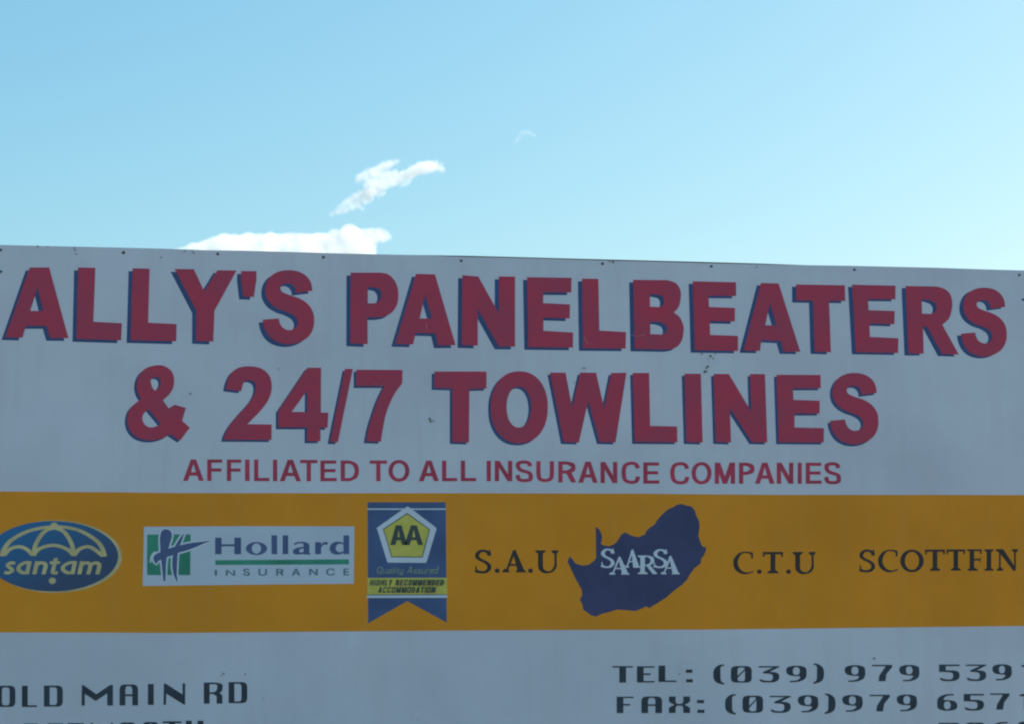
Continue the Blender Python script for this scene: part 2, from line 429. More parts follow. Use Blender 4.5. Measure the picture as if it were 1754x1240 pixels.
# ------------------------------------------------------------------ generic glyphs (sans, drawn with an elliptical nib)
def sans(ch, x0, x1, y0, y1, a, b, slant=0.0):
    """shapes for a capital between x0..x1, y0..y1; a = upright stem width, b = bar height"""
    w_, h = x1 - x0, y1 - y0; m = (x0 + x1) / 2
    V = lambda x: poly((x - a / 2, y0), (x + a / 2, y0), (x + a / 2, y1), (x - a / 2, y1))
    L = x0 + a / 2; R = x1 - a / 2; T = y0 + b / 2; B = y1 - b / 2
    sh = []
    if ch == 'A':
        ap = a * .62
        t1, t2 = .60, .76
        k = (m - ap - x0)
        inn = 1.12 * a
        xl = lambda t: x0 + k * (1 - t)
        sh = [[[(m - ap, y0), (m + ap, y0), (x1, y1), (x1 - inn, y1), (x1 - k * (1 - t2) - inn, y0 + h * t2), (xl(t2) + inn, y0 + h * t2), (x0 + inn, y1), (x0, y1)],
               [(m, y0 + h * .2), (x1 - k * (1 - t1) - inn, y0 + h * t1), (xl(t1) + inn, y0 + h * t1)]]]
    elif ch in 'EF':
        sh = [V(L), rect(x0, y0, x1 - w_ * .02, y0 + b)]
        ym = y0 + h * .49
        sh.append(rect(x0, ym - b / 2, x1 - w_ * .07, ym + b / 2))
        if ch == 'E': sh.append(rect(x0, y1 - b, x1, y1))
    elif ch == 'I': sh = [poly((x0, y0), (x1, y0), (x1, y1), (x0, y1))]
    elif ch == 'L': sh = [V(L), rect(x0, y1 - b, x1, y1)]
    elif ch == 'H': sh = [V(L), V(R), rect(x0, y0 + h * .48 - b / 2, x1, y0 + h * .48 + b / 2)]
    elif ch == 'T': sh = [V(m), rect(x0, y0, x1, y0 + b)]
    elif ch == 'Y': sh = [poly((x0, y0), (x0 + a * 1.1, y0), (m, y0 + h * .42), (x1 - a * 1.1, y0), (x1, y0), (m + a / 2, y0 + h * .6), (m + a / 2, y1), (m - a / 2, y1), (m - a / 2, y0 + h * .6))]
    elif ch == 'N': sh = [V(L), V(R), poly((x0, y0), (x0 + a * 1.1, y0), (x1, y1), (x1 - a * 1.1, y1))]
    elif ch == 'M': sh = [V(L), V(R), poly((x0, y0), (x0 + a * 1.25, y0), (m, y0 + h * .66), (x1 - a * 1.25, y0), (x1, y0), (m + a * .5, y1), (m - a * .5, y1))]
    elif ch == 'O': sh = [[ell(m, (y0 + y1) / 2, w_ / 2, h / 2, 28, .95), ell(m, (y0 + y1) / 2, w_ / 2 - a, h / 2 - b, 24, .95)]]
    elif ch == 'D':
        sh = [[catmull([(x0, y0, 0), (m, y0, 0), (x1 - w_ * .12, y0 + h * .16, 1), (x1, y0 + h * .5, 1), (x1 - w_ * .12, y1 - h * .16, 1), (m, y1, 0), (x0, y1, 0)]),
               catmull([(x0 + a, y0 + b, 0), (m, y0 + b, 0), (x1 - a - w_ * .1, y0 + h * .25, 1), (x1 - a, y0 + h * .5, 1), (x1 - a - w_ * .1, y1 - h * .25, 1), (m, y1 - b, 0), (x0 + a, y1 - b, 0)])]]
    elif ch in 'PR':
        yb = y0 + h * .58
        sh = [[catmull([(x0, y0, 0), (m, y0, 0), (x1 - w_ * .1, y0 + h * .09, 1), (x1, y0 + h * .29, 1), (x1 - w_ * .1, y0 + h * .49, 1), (m, yb, 0), (x0 + a, yb, 0), (x0 + a, y1, 0), (x0, y1, 0)]),
               catmull([(x0 + a, y0 + b, 0), (m, y0 + b, 0), (x1 - a, y0 + h * .29, 1), (m, yb - b, 0), (x0 + a, yb - b, 0)])]]
        if ch == 'R': sh.append(poly((m - a * .3, yb - b * .5), (m + a, yb - b * .5), (x1 + a * .15, y1), (x1 - a * 1.05, y1)))
    elif ch == 'U': sh = [pen([(L, y0), (L, y0 + h * .55), (L + w_ * .07, y1 - h * .16), (m, B), (R - w_ * .07, y1 - h * .16), (R, y0 + h * .55), (R, y0)], a, b)]
    elif ch == 'C': sh = [pen([(x1 - a * .45, y0 + h * .30), (x1 - w_ * .22, y0 + h * .12), (m, T), (x0 + w_ * .2, y0 + h * .18), (L, y0 + h * .5), (x0 + w_ * .2, y1 - h * .18), (m, B), (x1 - w_ * .2, y1 - h * .12), (x1 - a * .4, y1 - h * .33)], a, b)]
    elif ch == 'G': sh = [pen([(x1 - a * .45, y0 + h * .30), (m, T), (L, y0 + h * .5), (m, B), (R, y1 - h * .2), (R, y0 + h * .55)], a, b)]
    elif ch == 'S': sh = [pen([(x1 - a * .7, y0 + h * .27), (x1 - w_ * .22, y0 + h * .13), (m, T), (x0 + w_ * .17, y0 + h * .13), (L + w_ * .02, y0 + h * .28), (x0 + w_ * .25, y0 + h * .42),
                               (m, y0 + h * .50), (x1 - w_ * .2, y0 + h * .58), (R, y0 + h * .72), (x1 - w_ * .17, y1 - h * .12), (m, B), (x0 + w_ * .2, y1 - h * .13), (x0 + a * .45, y1 - h * .33)], a, b)]
    if slant: sh = [[[(p[0] + slant * (y1 - p[1]), p[1]) for p in c] for c in s] for s in sh]
    return sh

Z3 = 240 / 1754
R3 = [(300, 'A 100 358,F 402 592,F 648 832,I 875 932,L 988 1180,I 1225 1278,A 1310 1575,T 1565 1781'),
      (530, 'E 138 340,D 392 620,T 755 970,O 990 1252,A 1370 1620,L 1660 1849'),
      (760, 'L 215 405,I 538 590,N 640 858,S 900 1115,U 1160 1380,R 1435 1650,A 1685 1927'),
      (990, 'N 283 492,C 545 775,E 818 1018,C 1155 1392,O 1422 1672'),
      (1220, 'M 32 285,P 335 528,A 535 780,N 808 1015,I 1070 1120,E 1170 1368,S 1402 1610')]
yt = [(314, 117), (520, 122), (560, 130), (760, 132), (860, 134), (990, 143), (1050, 150), (1150, 157), (1440, 158)]
yb_ = [(314, 384), (520, 391), (560, 390), (860, 390), (930, 400), (990, 407), (1060, 415), (1140, 422), (1440, 422)]
def interp(t, x):
    if x <= t[0][0]: return t[0][1]
    for (xa, a), (xb, b) in zip(t, t[1:]):
        if x <= xb: return a + (b - a) * (x - xa) / (xb - xa)
    return t[-1][1]
for ox, lst in R3:
    for it in lst.split(','):
        ch, a, b = it.split(); a, b = float(a), float(b)
        X = ox + (a + b) / 2 * Z3
        y0, y1 = interp(yt, X), interp(yb_, X)
        if ch in 'OSC': y0 -= 7; y1 += 7
        letter(to_px(sans(ch, a, b, y0, y1, 53, 40), frame(ox, 770, Z3)), M_RED2, .0008)

# ------------------------------------------------------------------ serif lettering
def serif(ch, x0, x1, y0, y1, a, b):
    """a = thick stroke, b = hairline"""
    w_, h = x1 - x0, y1 - y0; m = (x0 + x1) / 2
    def slab(xa, xb, y, up=1):      # bracketed foot (up=1: at the bottom)
        d = -b * .9 * up
        return [catmull([(xa, y, 0), (xb, y, 0), (xb, y + d * .8, 0), ((xa + xb) / 2 + (xb - xa) * .18, y + d * 2.0, 1), ((xa + xb) / 2 - (xb - xa) * .18, y + d * 2.0, 1), (xa, y + d * .8, 0)])]
    if ch == 'S':
        return [pen([(x1 - w_ * .12, y0 + h * .24), (x1 - w_ * .16, y0 + h * .12), (x0 + w_ * .6, y0 + b * .55), (x0 + w_ * .36, y0 + h * .05), (x0 + w_ * .16, y0 + h * .17), (x0 + w_ * .16, y0 + h * .32), (x0 + w_ * .36, y0 + h * .43),
                     (x0 + w_ * .66, y0 + h * .53), (x1 - w_ * .14, y0 + h * .66), (x1 - w_ * .14, y0 + h * .82), (x0 + w_ * .66, y1 - h * .06), (x0 + w_ * .42, y1 - b * .55), (x0 + w_ * .16, y1 - h * .07), (x0 + w_ * .08, y1 - h * .13)], a * .82, b * 1.25),
                poly((x1 - w_ * .13, y0 + h * .0), (x1 - w_ * .04, y0 + h * .0), (x1 - w_ * .06, y0 + h * .27), (x1 - w_ * .13, y0 + h * .27)),
                poly((x0 + w_ * .02, y1 - h * .31), (x0 + w_ * .09, y1 - h * .31), (x0 + w_ * .16, y1 - h * .08), (x0 + w_ * .05, y1 - h * .02))]
    if ch == 'A':
        ax = x0 + w_ * .49
        return [poly((ax - b * .5, y0 + h * .04), (ax + b * .8, y0), (x1 - w_ * .03, y1), (x1 - w_ * .07 - a * 1.25, y1), (ax - b * .3, y0 + h * .2)),
                poly((ax - b * .5, y0 + h * .04), (ax + b * .7, y0 + h * .14), (x0 + w_ * .12 + b * 1.0, y1), (x0 + w_ * .12, y1)),
                rect(x0 + w_ * .26, y0 + h * .63, x1 - w_ * .3, y0 + h * .63 + b), slab(x0, x0 + w_ * .30, y1), slab(x1 - w_ * .42, x1, y1)]
    if ch == 'U':
        xl = x0 + w_ * .22; xr = x1 - w_ * .12
        return [pen([(xl, y0), (xl, y0 + h * .6), (xl + w_ * .06, y0 + h * .84), (m + w_ * .06, y1 - b * .8), (xr - w_ * .08, y0 + h * .85), (xr, y0 + h * .62), (xr, y0)], a, b * 1.7) if False else
                poly((xl - a / 2, y0), (xl + a / 2, y0), (xl + a / 2, y0 + h * .7), (xl - a / 2, y0 + h * .7)),
                [catmull([(xl - a / 2, y0 + h * .65, 0), (xl - a * .3, y0 + h * .84, 1), (xl + a * .5, y1 - h * .02, 1), (m + w_ * .04, y1, 1), (xr - w_ * .1, y1 - h * .08, 1), (xr + b * .5, y0 + h * .72, 1), (xr + b * .5, y0 + h * .6, 0),
                          (xr - b * .6, y0 + h * .6, 0), (xr - b * 1.1, y0 + h * .74, 1), (m + w_ * .16, y1 - h * .11, 1), (m - w_ * .02, y1 - h * .10, 1), (xl + a * .62, y0 + h * .80, 1), (xl + a / 2, y0 + h * .65, 0)])],
                rect(xr - b * .6, y0, xr + b * .5, y0 + h * .66), slab(x0, x0 + w_ * .44, y0, -1), slab(x1 - w_ * .29, x1, y0, -1)]
    if ch == 'C':
        return [[catmull([(x1 - w_ * .02, y0 + h * .05, 0), (x1 - w_ * .3, y0, 1), (x0 + w_ * .32, y0 + h * .05, 1), (x0 + w_ * .06, y0 + h * .28, 1), (x0, y0 + h * .52, 1), (x0 + w_ * .1, y0 + h * .8, 1), (x0 + w_ * .38, y1 - h * .03, 1), (x0 + w_ * .66, y1, 1), (x1, y1 - h * .10, 0),
                          (x1, y1 - h * .16, 0), (x1 - w_ * .3, y1 - h * .08, 1), (x0 + w_ * .42, y1 - h * .16, 1), (x0 + a * 1.05, y0 + h * .62, 1), (x0 + a * 1.0, y0 + h * .38, 1), (x0 + w_ * .42, y0 + h * .10, 1), (x1 - w_ * .3, y0 + h * .07, 1), (x1 - w_ * .12, y0 + h * .13, 0), (x1 - w_ * .11, y0 + h * .30, 0), (x1 - w_ * .02, y0 + h * .30, 0)])]]
    if ch == 'O':
        return [[ell(m, (y0 + y1) / 2, w_ / 2, h / 2, 32), ell(m, (y0 + y1) / 2, w_ / 2 - a, h / 2 - b * 1.3, 28)]]
    if ch == 'T':
        return [rect(m - a / 2, y0, m + a / 2, y1), rect(x0 + b * .3, y0, x1 - b * .3, y0 + b * 1.25), poly((x0, y0), (x0 + b, y0), (x0 + b * .9, y0 + h * .22), (x0, y0 + h * .22)),
                poly((x1 - b, y0), (x1, y0), (x1, y0 + h * .22), (x1 - b * .9, y0 + h * .22)), slab(m - a * 1.1, m + a * 1.1, y1)]
    if ch == 'F':
        xs = x0 + w_ * .32
        return [rect(xs - a / 2, y0, xs + a / 2, y1), rect(x0, y0, x1 - b * .3, y0 + b * 1.1), poly((x1 - b, y0), (x1, y0), (x1, y0 + h * .22), (x1 - b * .9, y0 + h * .22)),
                rect(xs, y0 + h * .44, x1 - w_ * .12, y0 + h * .44 + b), rect(x1 - w_ * .14, y0 + h * .37, x1 - w_ * .08, y0 + h * .60), slab(x0 + w_ * .02, xs + a * 1.3, y1)]
    if ch == 'I':
        return [rect(m - a / 2, y0, m + a / 2, y1), slab(x0, x1, y1), slab(x0, x1, y0, -1)]
    if ch == 'N':
        xl = x0 + w_ * .18; xr = x1 - w_ * .13
        return [rect(xl - b * .5, y0, xl + b * .5, y1), rect(xr - b * .5, y0, xr + b * .5, y1), poly((x0, y0), (xl + a * .75, y0), (xr + b * .5, y1 - h * .12), (xr + b * .5, y1), (xr - b, y1), (xl, y0 + h * .18), (x0, y0 + b)),
                slab(xl - w_ * .14, xl + w_ * .16, y1), slab(xr - w_ * .14, xr + w_ * .14, y0, -1)]
    if ch == 'R':
        xs = x0 + w_ * .25
        return [rect(xs - a / 2, y0, xs + a / 2, y1), slab(x0, xs + a * 1.15, y1), slab(x0, xs + a, y0, -1),
                [catmull([(xs, y0, 0), (m, y0, 0), (x0 + w_ * .78, y0 + h * .08, 1), (x0 + w_ * .86, y0 + h * .28, 1), (x0 + w_ * .76, y0 + h * .46, 1), (m, y0 + h * .56, 0), (xs, y0 + h * .56, 0), (xs, y0 + h * .50, 0), (m - w_ * .02, y0 + h * .49, 0), (x0 + w_ * .64, y0 + h * .38, 1), (x0 + w_ * .64, y0 + h * .18, 1), (m - w_ * .02, y0 + h * .07, 0), (xs, y0 + h * .07, 0)])],
                poly((m - w_ * .08, y0 + h * .52), (m + w_ * .12, y0 + h * .50), (x1, y1 - b * .6), (x1, y1), (x1 - w_ * .22, y1))]
fS = frame(800, 920, 180 / 1754); fC = frame(1240, 925, 180 / 1754); fF = frame(1460, 925, 150 / 1754); fG = frame(1604, 925, 150 / 1754)
for f_, lst, a, b in [(fS, 'S 130 402 205 595,. 502 552,A 590 980 200 580,. 1058 552,U 1140 1525 212 595', 82, 32),
                      (fC, 'C 155 492 185 562,. 590 520,T 650 985 190 548,. 1078 520,U 1145 1528 190 560', 80, 32),
                      (fF, 'S 135 452 185 635,C 515 912 183 635,O 958 1428 180 635,T 1457 1850 180 605', 92, 36),
                      (fG, 'T 203 572 178 602,F 618 902 175 605,I 958 1142 175 605,N 1190 1628 172 605', 90, 34)]:
    for it in lst.split(','):
        q = it.split()
        if q[0] == '.': sh = [[ell(float(q[1]), float(q[2]), 40, 38, 18)]]
        else: sh = serif(q[0], *map(float, q[1:]), a, b)
        letter(to_px(sh, f_), M_SERIF, .0012)

# ------------------------------------------------------------------ address and phone lines (wide display face: fat uprights, hair bars)
def wide(ch, x0, x1, y0, y1, a, b):
    w_, h = x1 - x0, y1 - y0; m = (x0 + x1) / 2; L, R, T, B = x0 + a / 2, x1 - a / 2, y0 + b / 2, y1 - b / 2
    rr = lambda X0, Y0, X1, Y1, rx, ry, tl=1, tr=1, br=1, bl=1: catmull(
        ([(X0, Y0 + ry, 0), (X0 + rx * .3, Y0 + ry * .3, 1), (X0 + rx, Y0, 0)] if tl else [(X0, Y0, 0)]) + ([(X1 - rx, Y0, 0), (X1 - rx * .3, Y0 + ry * .3, 1), (X1, Y0 + ry, 0)] if tr else [(X1, Y0, 0)]) +
        ([(X1, Y1 - ry, 0), (X1 - rx * .3, Y1 - ry * .3, 1), (X1 - rx, Y1, 0)] if br else [(X1, Y1, 0)]) + ([(X0 + rx, Y1, 0), (X0 + rx * .3, Y1 - ry * .3, 1), (X0, Y1 - ry, 0)] if bl else [(X0, Y1, 0)]))
    q = w_ * .22; g = h * .22
    if ch == 'T': return [rect(m - a / 2, y0, m + a / 2, y1), rect(x0, y0, x1, y0 + b)]
    if ch == 'E': return [rect(x0, y0, x0 + a, y1), rect(x0, y0, x1, y0 + b), rect(x0, y0 + h * .44, x0 + w_ * .78, y0 + h * .44 + b * 1.1), rect(x0, y1 - b, x1, y1)]
    if ch == 'F': return [rect(x0, y0, x0 + a, y1), rect(x0, y0, x1, y0 + b), rect(x0, y0 + h * .44, x0 + w_ * .8, y0 + h * .44 + b * 1.1)]
    if ch == 'L': return [rect(x0, y0, x0 + a, y1), rect(x0, y1 - b, x1, y1)]
    if ch == 'H': return [rect(x0, y0, x0 + a, y1), rect(x1 - a, y0, x1, y1), rect(x0, y0 + h * .45, x1, y0 + h * .45 + b)]
    if ch == 'I': return [rect(x0, y0, x1, y1)]
    if ch in 'O0':
        r = [[rr(x0, y0, x1, y1, q, g), rr(x0 + a, y0 + b, x1 - a, y1 - b, q * .4, g * .6)]]
        if ch == '0': r.append(poly((x0 + a * .8, y1 - h * .32), (x0 + a * .8, y1 - h * .20), (x1 - a * .8, y0 + h * .18), (x1 - a * .8, y0 + h * .08)))
        return r
    if ch == 'D': return [[rr(x0, y0, x1, y1, q, g, 0, 1, 1, 0), rr(x0 + a, y0 + b, x1 - a, y1 - b, q * .5, g * .6, 0, 1, 1, 0)]]
    if ch == 'A': return [[rr(x0, y0, x1, y1, q, g, 1, 1, 0, 0)[:-2] + [(x1, y1), (x1 - a, y1), (x1 - a, y0 + b + g * .6), (x1 - a - q * .3, y0 + b), (x0 + a + q * .3, y0 + b), (x0 + a, y0 + b + g * .6), (x0 + a, y1), (x0, y1)]], rect(x0 + a * .9, y0 + h * .47, x1 - a * .9, y0 + h * .47 + b * 1.1)]
    if ch == 'R': return [rect(x0, y0, x0 + a, y1), pen([(x0 + a * .5, T), (m + w_ * .1, T), (R, y0 + h * .1), (R + a * .05, y0 + h * .27), (R - a * .2, y0 + h * .43), (m, y0 + h * .50), (x0 + a * .5, y0 + h * .50)], a * .95, b),
                          poly((m - w_ * .05, y0 + h * .46), (x1 - w_ * .12, y0 + h * .50), (x1, y0 + h * .62), (x1, y1), (x1 - a, y1), (x1 - a, y0 + h * .66), (m, y0 + h * .53))]
    if ch == 'M': return [poly((x0 + w_ * .01, y0), (x0 + w_ * .07, y0 + h * .02), (x0 + w_ * .47, y0 + h * .45), (x0 + w_ * .91, y0), (x1, y0), (x1, y1), (x1 - a, y1), (x1 - a, y0 + h * .41), (x0 + w_ * .45, y0 + h * .78), (x0 + w_ * .10, y0 + h * .43), (x0 + w_ * .10, y1), (x0, y1))]
    if ch == 'W': return [poly((x0, y0), (x0 + w_ * .10, y0), (x0 + w_ * .12, y0 + h * .7), (m, y0 + h * .25), (x1 - w_ * .12, y0 + h * .7), (x1 - w_ * .10, y0), (x1, y0), (x1, y1), (x1 - a * .5, y1), (m, y0 + h * .55), (x0 + a * .6, y1), (x0, y1))]
    if ch == 'N': return [poly((x0 + w_ * .02, y0), (x0 + w_ * .12, y0 + h * .02), (x1 - w_ * .12, y0 + h * .52), (x1 - w_ * .12, y0), (x1, y0), (x1, y1), (x1 - w_ * .05, y1), (x0 + w_ * .13, y0 + h * .48), (x0 + w_ * .12, y1), (x0, y1))]
    if ch == 'X': return [rect(x0 + a * .8, y0 + h * .44, x1 - a * .8, y0 + h * .56),
                          [catmull([(x0, y0, 0), (x0 + a, y0, 0), (x0 + a, y0 + h * .34, 0), (x0 + a * 1.25, y0 + h * .46, 0), (x0 + a * 1.2, y0 + h * .55, 0), (x0 + a * .4, y0 + h * .42, 1), (x0, y0 + h * .3, 0)])],
                          [catmull([(x1, y0, 0), (x1 - a, y0, 0), (x1 - a, y0 + h * .34, 0), (x1 - a * 1.25, y0 + h * .46, 0), (x1 - a * 1.2, y0 + h * .55, 0), (x1 - a * .4, y0 + h * .42, 1), (x1, y0 + h * .3, 0)])],
                          [catmull([(x0, y1, 0), (x0 + a, y1, 0), (x0 + a, y1 - h * .34, 0), (x0 + a * 1.25, y1 - h * .46, 0), (x0 + a * 1.2, y1 - h * .55, 0), (x0 + a * .4, y1 - h * .42, 1), (x0, y1 - h * .3, 0)])],
                          [catmull([(x1, y1, 0), (x1 - a, y1, 0), (x1 - a, y1 - h * .34, 0), (x1 - a * 1.25, y1 - h * .46, 0), (x1 - a * 1.2, y1 - h * .55, 0), (x1 - a * .4, y1 - h * .42, 1), (x1, y1 - h * .3, 0)])]]
    if ch == ':': return [rect(x0, y0, x1, y0 + h * .25), rect(x0 + w_ * .05, y1 - h * .25, x1 + w_ * .05, y1)]
    if ch == '(': return [[catmull([(x1, y0, 0), (x0 + w_ * .55, y0 + h * .03, 1), (x0 + w_ * .12, y0 + h * .2, 1), (x0, y0 + h * .45, 1), (x0 + w_ * .08, y0 + h * .76, 1), (x0 + w_ * .42, y0 + h * .92, 1), (x1, y1, 0),
                                    (x1, y1 - h * .09, 0), (x0 + w_ * .76, y1 - h * .15, 1), (x0 + w_ * .68, y1 - h * .28, 0), (x0 + w_ * .66, y0 + h * .2, 0), (x0 + w_ * .76, y0 + h * .1, 1), (x1, y0 + h * .07, 0)])]]
    if ch == ')': return [[[(x0 + x1 - p[0], p[1]) for p in c] for c in s] for s in wide('(', x0, x1, y0, y1, a, b)]
    if ch in '9':
        return [[catmull([(x0 + w_ * .30, y0 + h * .01, 0), (m, y0, 1), (x0 + w_ * .72, y0 + h * .01, 0), (x1 - w_ * .04, y0 + h * .13, 1), (x1, y0 + h * .36, 1), (x1, y0 + h * .6, 1), (x1 - w_ * .1, y0 + h * .82, 1), (x1 - w_ * .4, y1 - h * .03, 1), (x0 + w_ * .18, y1, 0), (x0 + w_ * .19, y1 - b, 0),
                          (m, y1 - b * 1.3, 1), (x1 - a * .98, y0 + h * .75, 1), (x1 - a * 1.02, y0 + h * .63, 0), (m, y0 + h * .64, 1), (x0 + w_ * .13, y0 + h * .56, 1), (x0, y0 + h * .32, 1), (x0 + w_ * .07, y0 + h * .1, 1)]),
                 ell((x0 + a + x1 - a) / 2, y0 + h * .325, (w_ - 2 * a) / 2, h * .325 - b, 20, .8)]]
    if ch == '6': return [[[(x0 + x1 - p[0], y0 + y1 - p[1]) for p in c] for c in s] for s in wide('9', x0, x1, y0, y1, a, b)]
    if ch == '7': return [poly((x0, y0), (x1, y0), (x1 - w_ * .01, y0 + b * 1.6), (x0 + w_ * .72, y0 + h * .55), (x0 + w_ * .66, y1), (x0 + w_ * .66 - a, y1), (x0 + w_ * .36, y0 + h * .66), (x1 - a * .98, y0 + b), (x0, y0 + b))]
    bowl = [catmull([(x0 + w_ * .25, y0 + h * .37, 0), (x0 + w_ * .7, y0 + h * .36, 1), (x1 - w_ * .06, y0 + h * .45, 1), (x1, y0 + h * .67, 1), (x1 - w_ * .07, y0 + h * .88, 1), (x0 + w_ * .7, y1, 1), (x0 + w_ * .25, y1, 1), (x0 + w_ * .1, y1 - h * .06, 1), (x0 + w_ * .02, y1 - h * .17, 0),
                     (x0 + w_ * .12, y1 - h * .19, 0), (x0 + w_ * .25, y1 - b * 1.4, 1), (x0 + w_ * .55, y1 - b * 1.1, 1), (x1 - a * 1.0, y0 + h * .8, 1), (x1 - a * 1.02, y0 + h * .55, 1), (x0 + w_ * .5, y0 + h * .36 + b * 1.2, 1), (x0 + w_ * .25, y0 + h * .37 + b, 0)])]
    if ch == '3': return [rect(x0, y0, x1, y0 + b), poly((x1 - w_ * .22, y0 + b * .5), (x1, y0 + b * .6), (x0 + w_ * .45, y0 + h * .41), (x0 + w_ * .2, y0 + h * .42), (x0 + w_ * .22, y0 + h * .35)), bowl]
    if ch == '5': return [rect(x0, y0, x1, y0 + b * 1.1), rect(x0, y0, x0 + a, y0 + h * .42), rect(x0, y0 + h * .35, x0 + w_ * .5, y0 + h * .35 + b * 1.1), bowl]
    if ch == '1': return [rect(x0 + w_ * .45, y0, x1, y1), poly((x0, y0 + h * .06), (x0 + w_ * .5, y0), (x0 + w_ * .5, y0 + h * .16), (x0, y0 + h * .16))]
    if ch == 'S': return wide('5', x0, x1, y0, y1, a, b)
Z4 = 200 / 1754; Z5 = 240 / 1754
for ox, oy, z, lst, a, b in [
    (1040, 1120, Z4, 'T 80 386 176 424,E 448 712 178 422,L 772 1042 168 414,: 1182 1280 228 420,F 143 396 635 882,A 514 824 632 882,X 928 1244 632 880,: 1350 1455 684 880', 100, 22),
    (1210, 1120, Z4, '( 104 264 150 456,0 368 680 176 424,3 785 1094 176 420,9 1198 1503 170 418,( 280 438 596 908,0 543 850 620 876,3 953 1266 622 876,9 1372 1678 612 872', 100, 22),
    (1380, 1120, Z4, ') 118 275 136 444,9 586 893 162 414,7 996 1300 156 404,9 1406 1706 158 406,) 288 448 588 898,9 550 854 608 862,7 962 1264 606 856,9 1368 1670 602 856', 100, 22),
    (1554, 1120, Z4, '5 478 786 152 400,3 882 1186 152 398,9 1278 1568 148 392,1 1715 1860 150 388,6 452 752 594 846,5 848 1152 594 842,7 1246 1536 586 830,1 1690 1835 590 826,'
                     '7 470 770 1028 1270,0 870 1170 1024 1268,6 1270 1560 1014 1258,0 1660 1960 1010 1254', 100, 22),
    (0, 1140, Z5, 'O -48 192 246 512,L 275 462 246 512,D 550 786 244 508,M 1022 1414 236 494,A 1497 1728 230 492', 72, 22),
    (220, 1140, Z5, 'I 244 317 224 486,N 438 710 216 484,R 944 1176 206 470,D 1254 1487 200 464,O 176 378 700 960,T 430 664 692 950,H 720 938 684 945', 72, 22),
    (0, 1140, Z5, 'E 848 1050 714 975,W 1135 1415 712 970,O 1490 1700 706 965,S 600 790 718 978,E 300 470 720 980', 72, 22)]:
    fr = frame(ox, oy, z)
    for it in lst.split(','):
        q = it.split()
        y0, y1 = float(q[3]), float(q[4])
        sh = wide(q[0], float(q[1]), float(q[2]), y0, y1, a, b)
        if q[0] == ':':
            for dot in sh: letter(to_px([dot], fr), M_DARK, .0008)
        else: letter(to_px(sh, fr), M_DARK, .0008)

# ------------------------------------------------------------------ oval umbrella logo
fO = frame(0, 870, 230 / 1754)
oval = build('oval_logo', to_px([[ell(718, 630, 874, 472, 56)]], fO), M_CREAM, board, .0009)
build('oval_face', to_px([[ell(682, 625, 862, 460, 56)]], fO), M_OVAL, oval, .0013)
um = [pen([(22, 625), (60, 520), (170, 400), (400, 288), (710, 240), (1000, 276), (1220, 390), (1325, 500), (1368, 628)], 62, 40),
      pen([(440, 610), (460, 490), (520, 375), (600, 290), (712, 252)], 58, 40), pen([(712, 252), (830, 300), (905, 400), (948, 500), (962, 610)], 58, 40),
      pen([(55, 612), (130, 532), (250, 500), (350, 535), (430, 612)], 58, 42), pen([(430, 612), (520, 525), (700, 482), (870, 530), (965, 612)], 58, 42),
      pen([(965, 612), (1040, 532), (1150, 500), (1240, 540), (1345, 622)], 58, 42), [ell(710, 218, 46, 34, 16)],
      poly((395, 560), (470, 560), (475, 622), (405, 622)), poly((925, 560), (1005, 560), (1000, 622), (930, 622))]
build('umbrella_mark', to_px(um, fO), M_CREAM, oval, .0018)
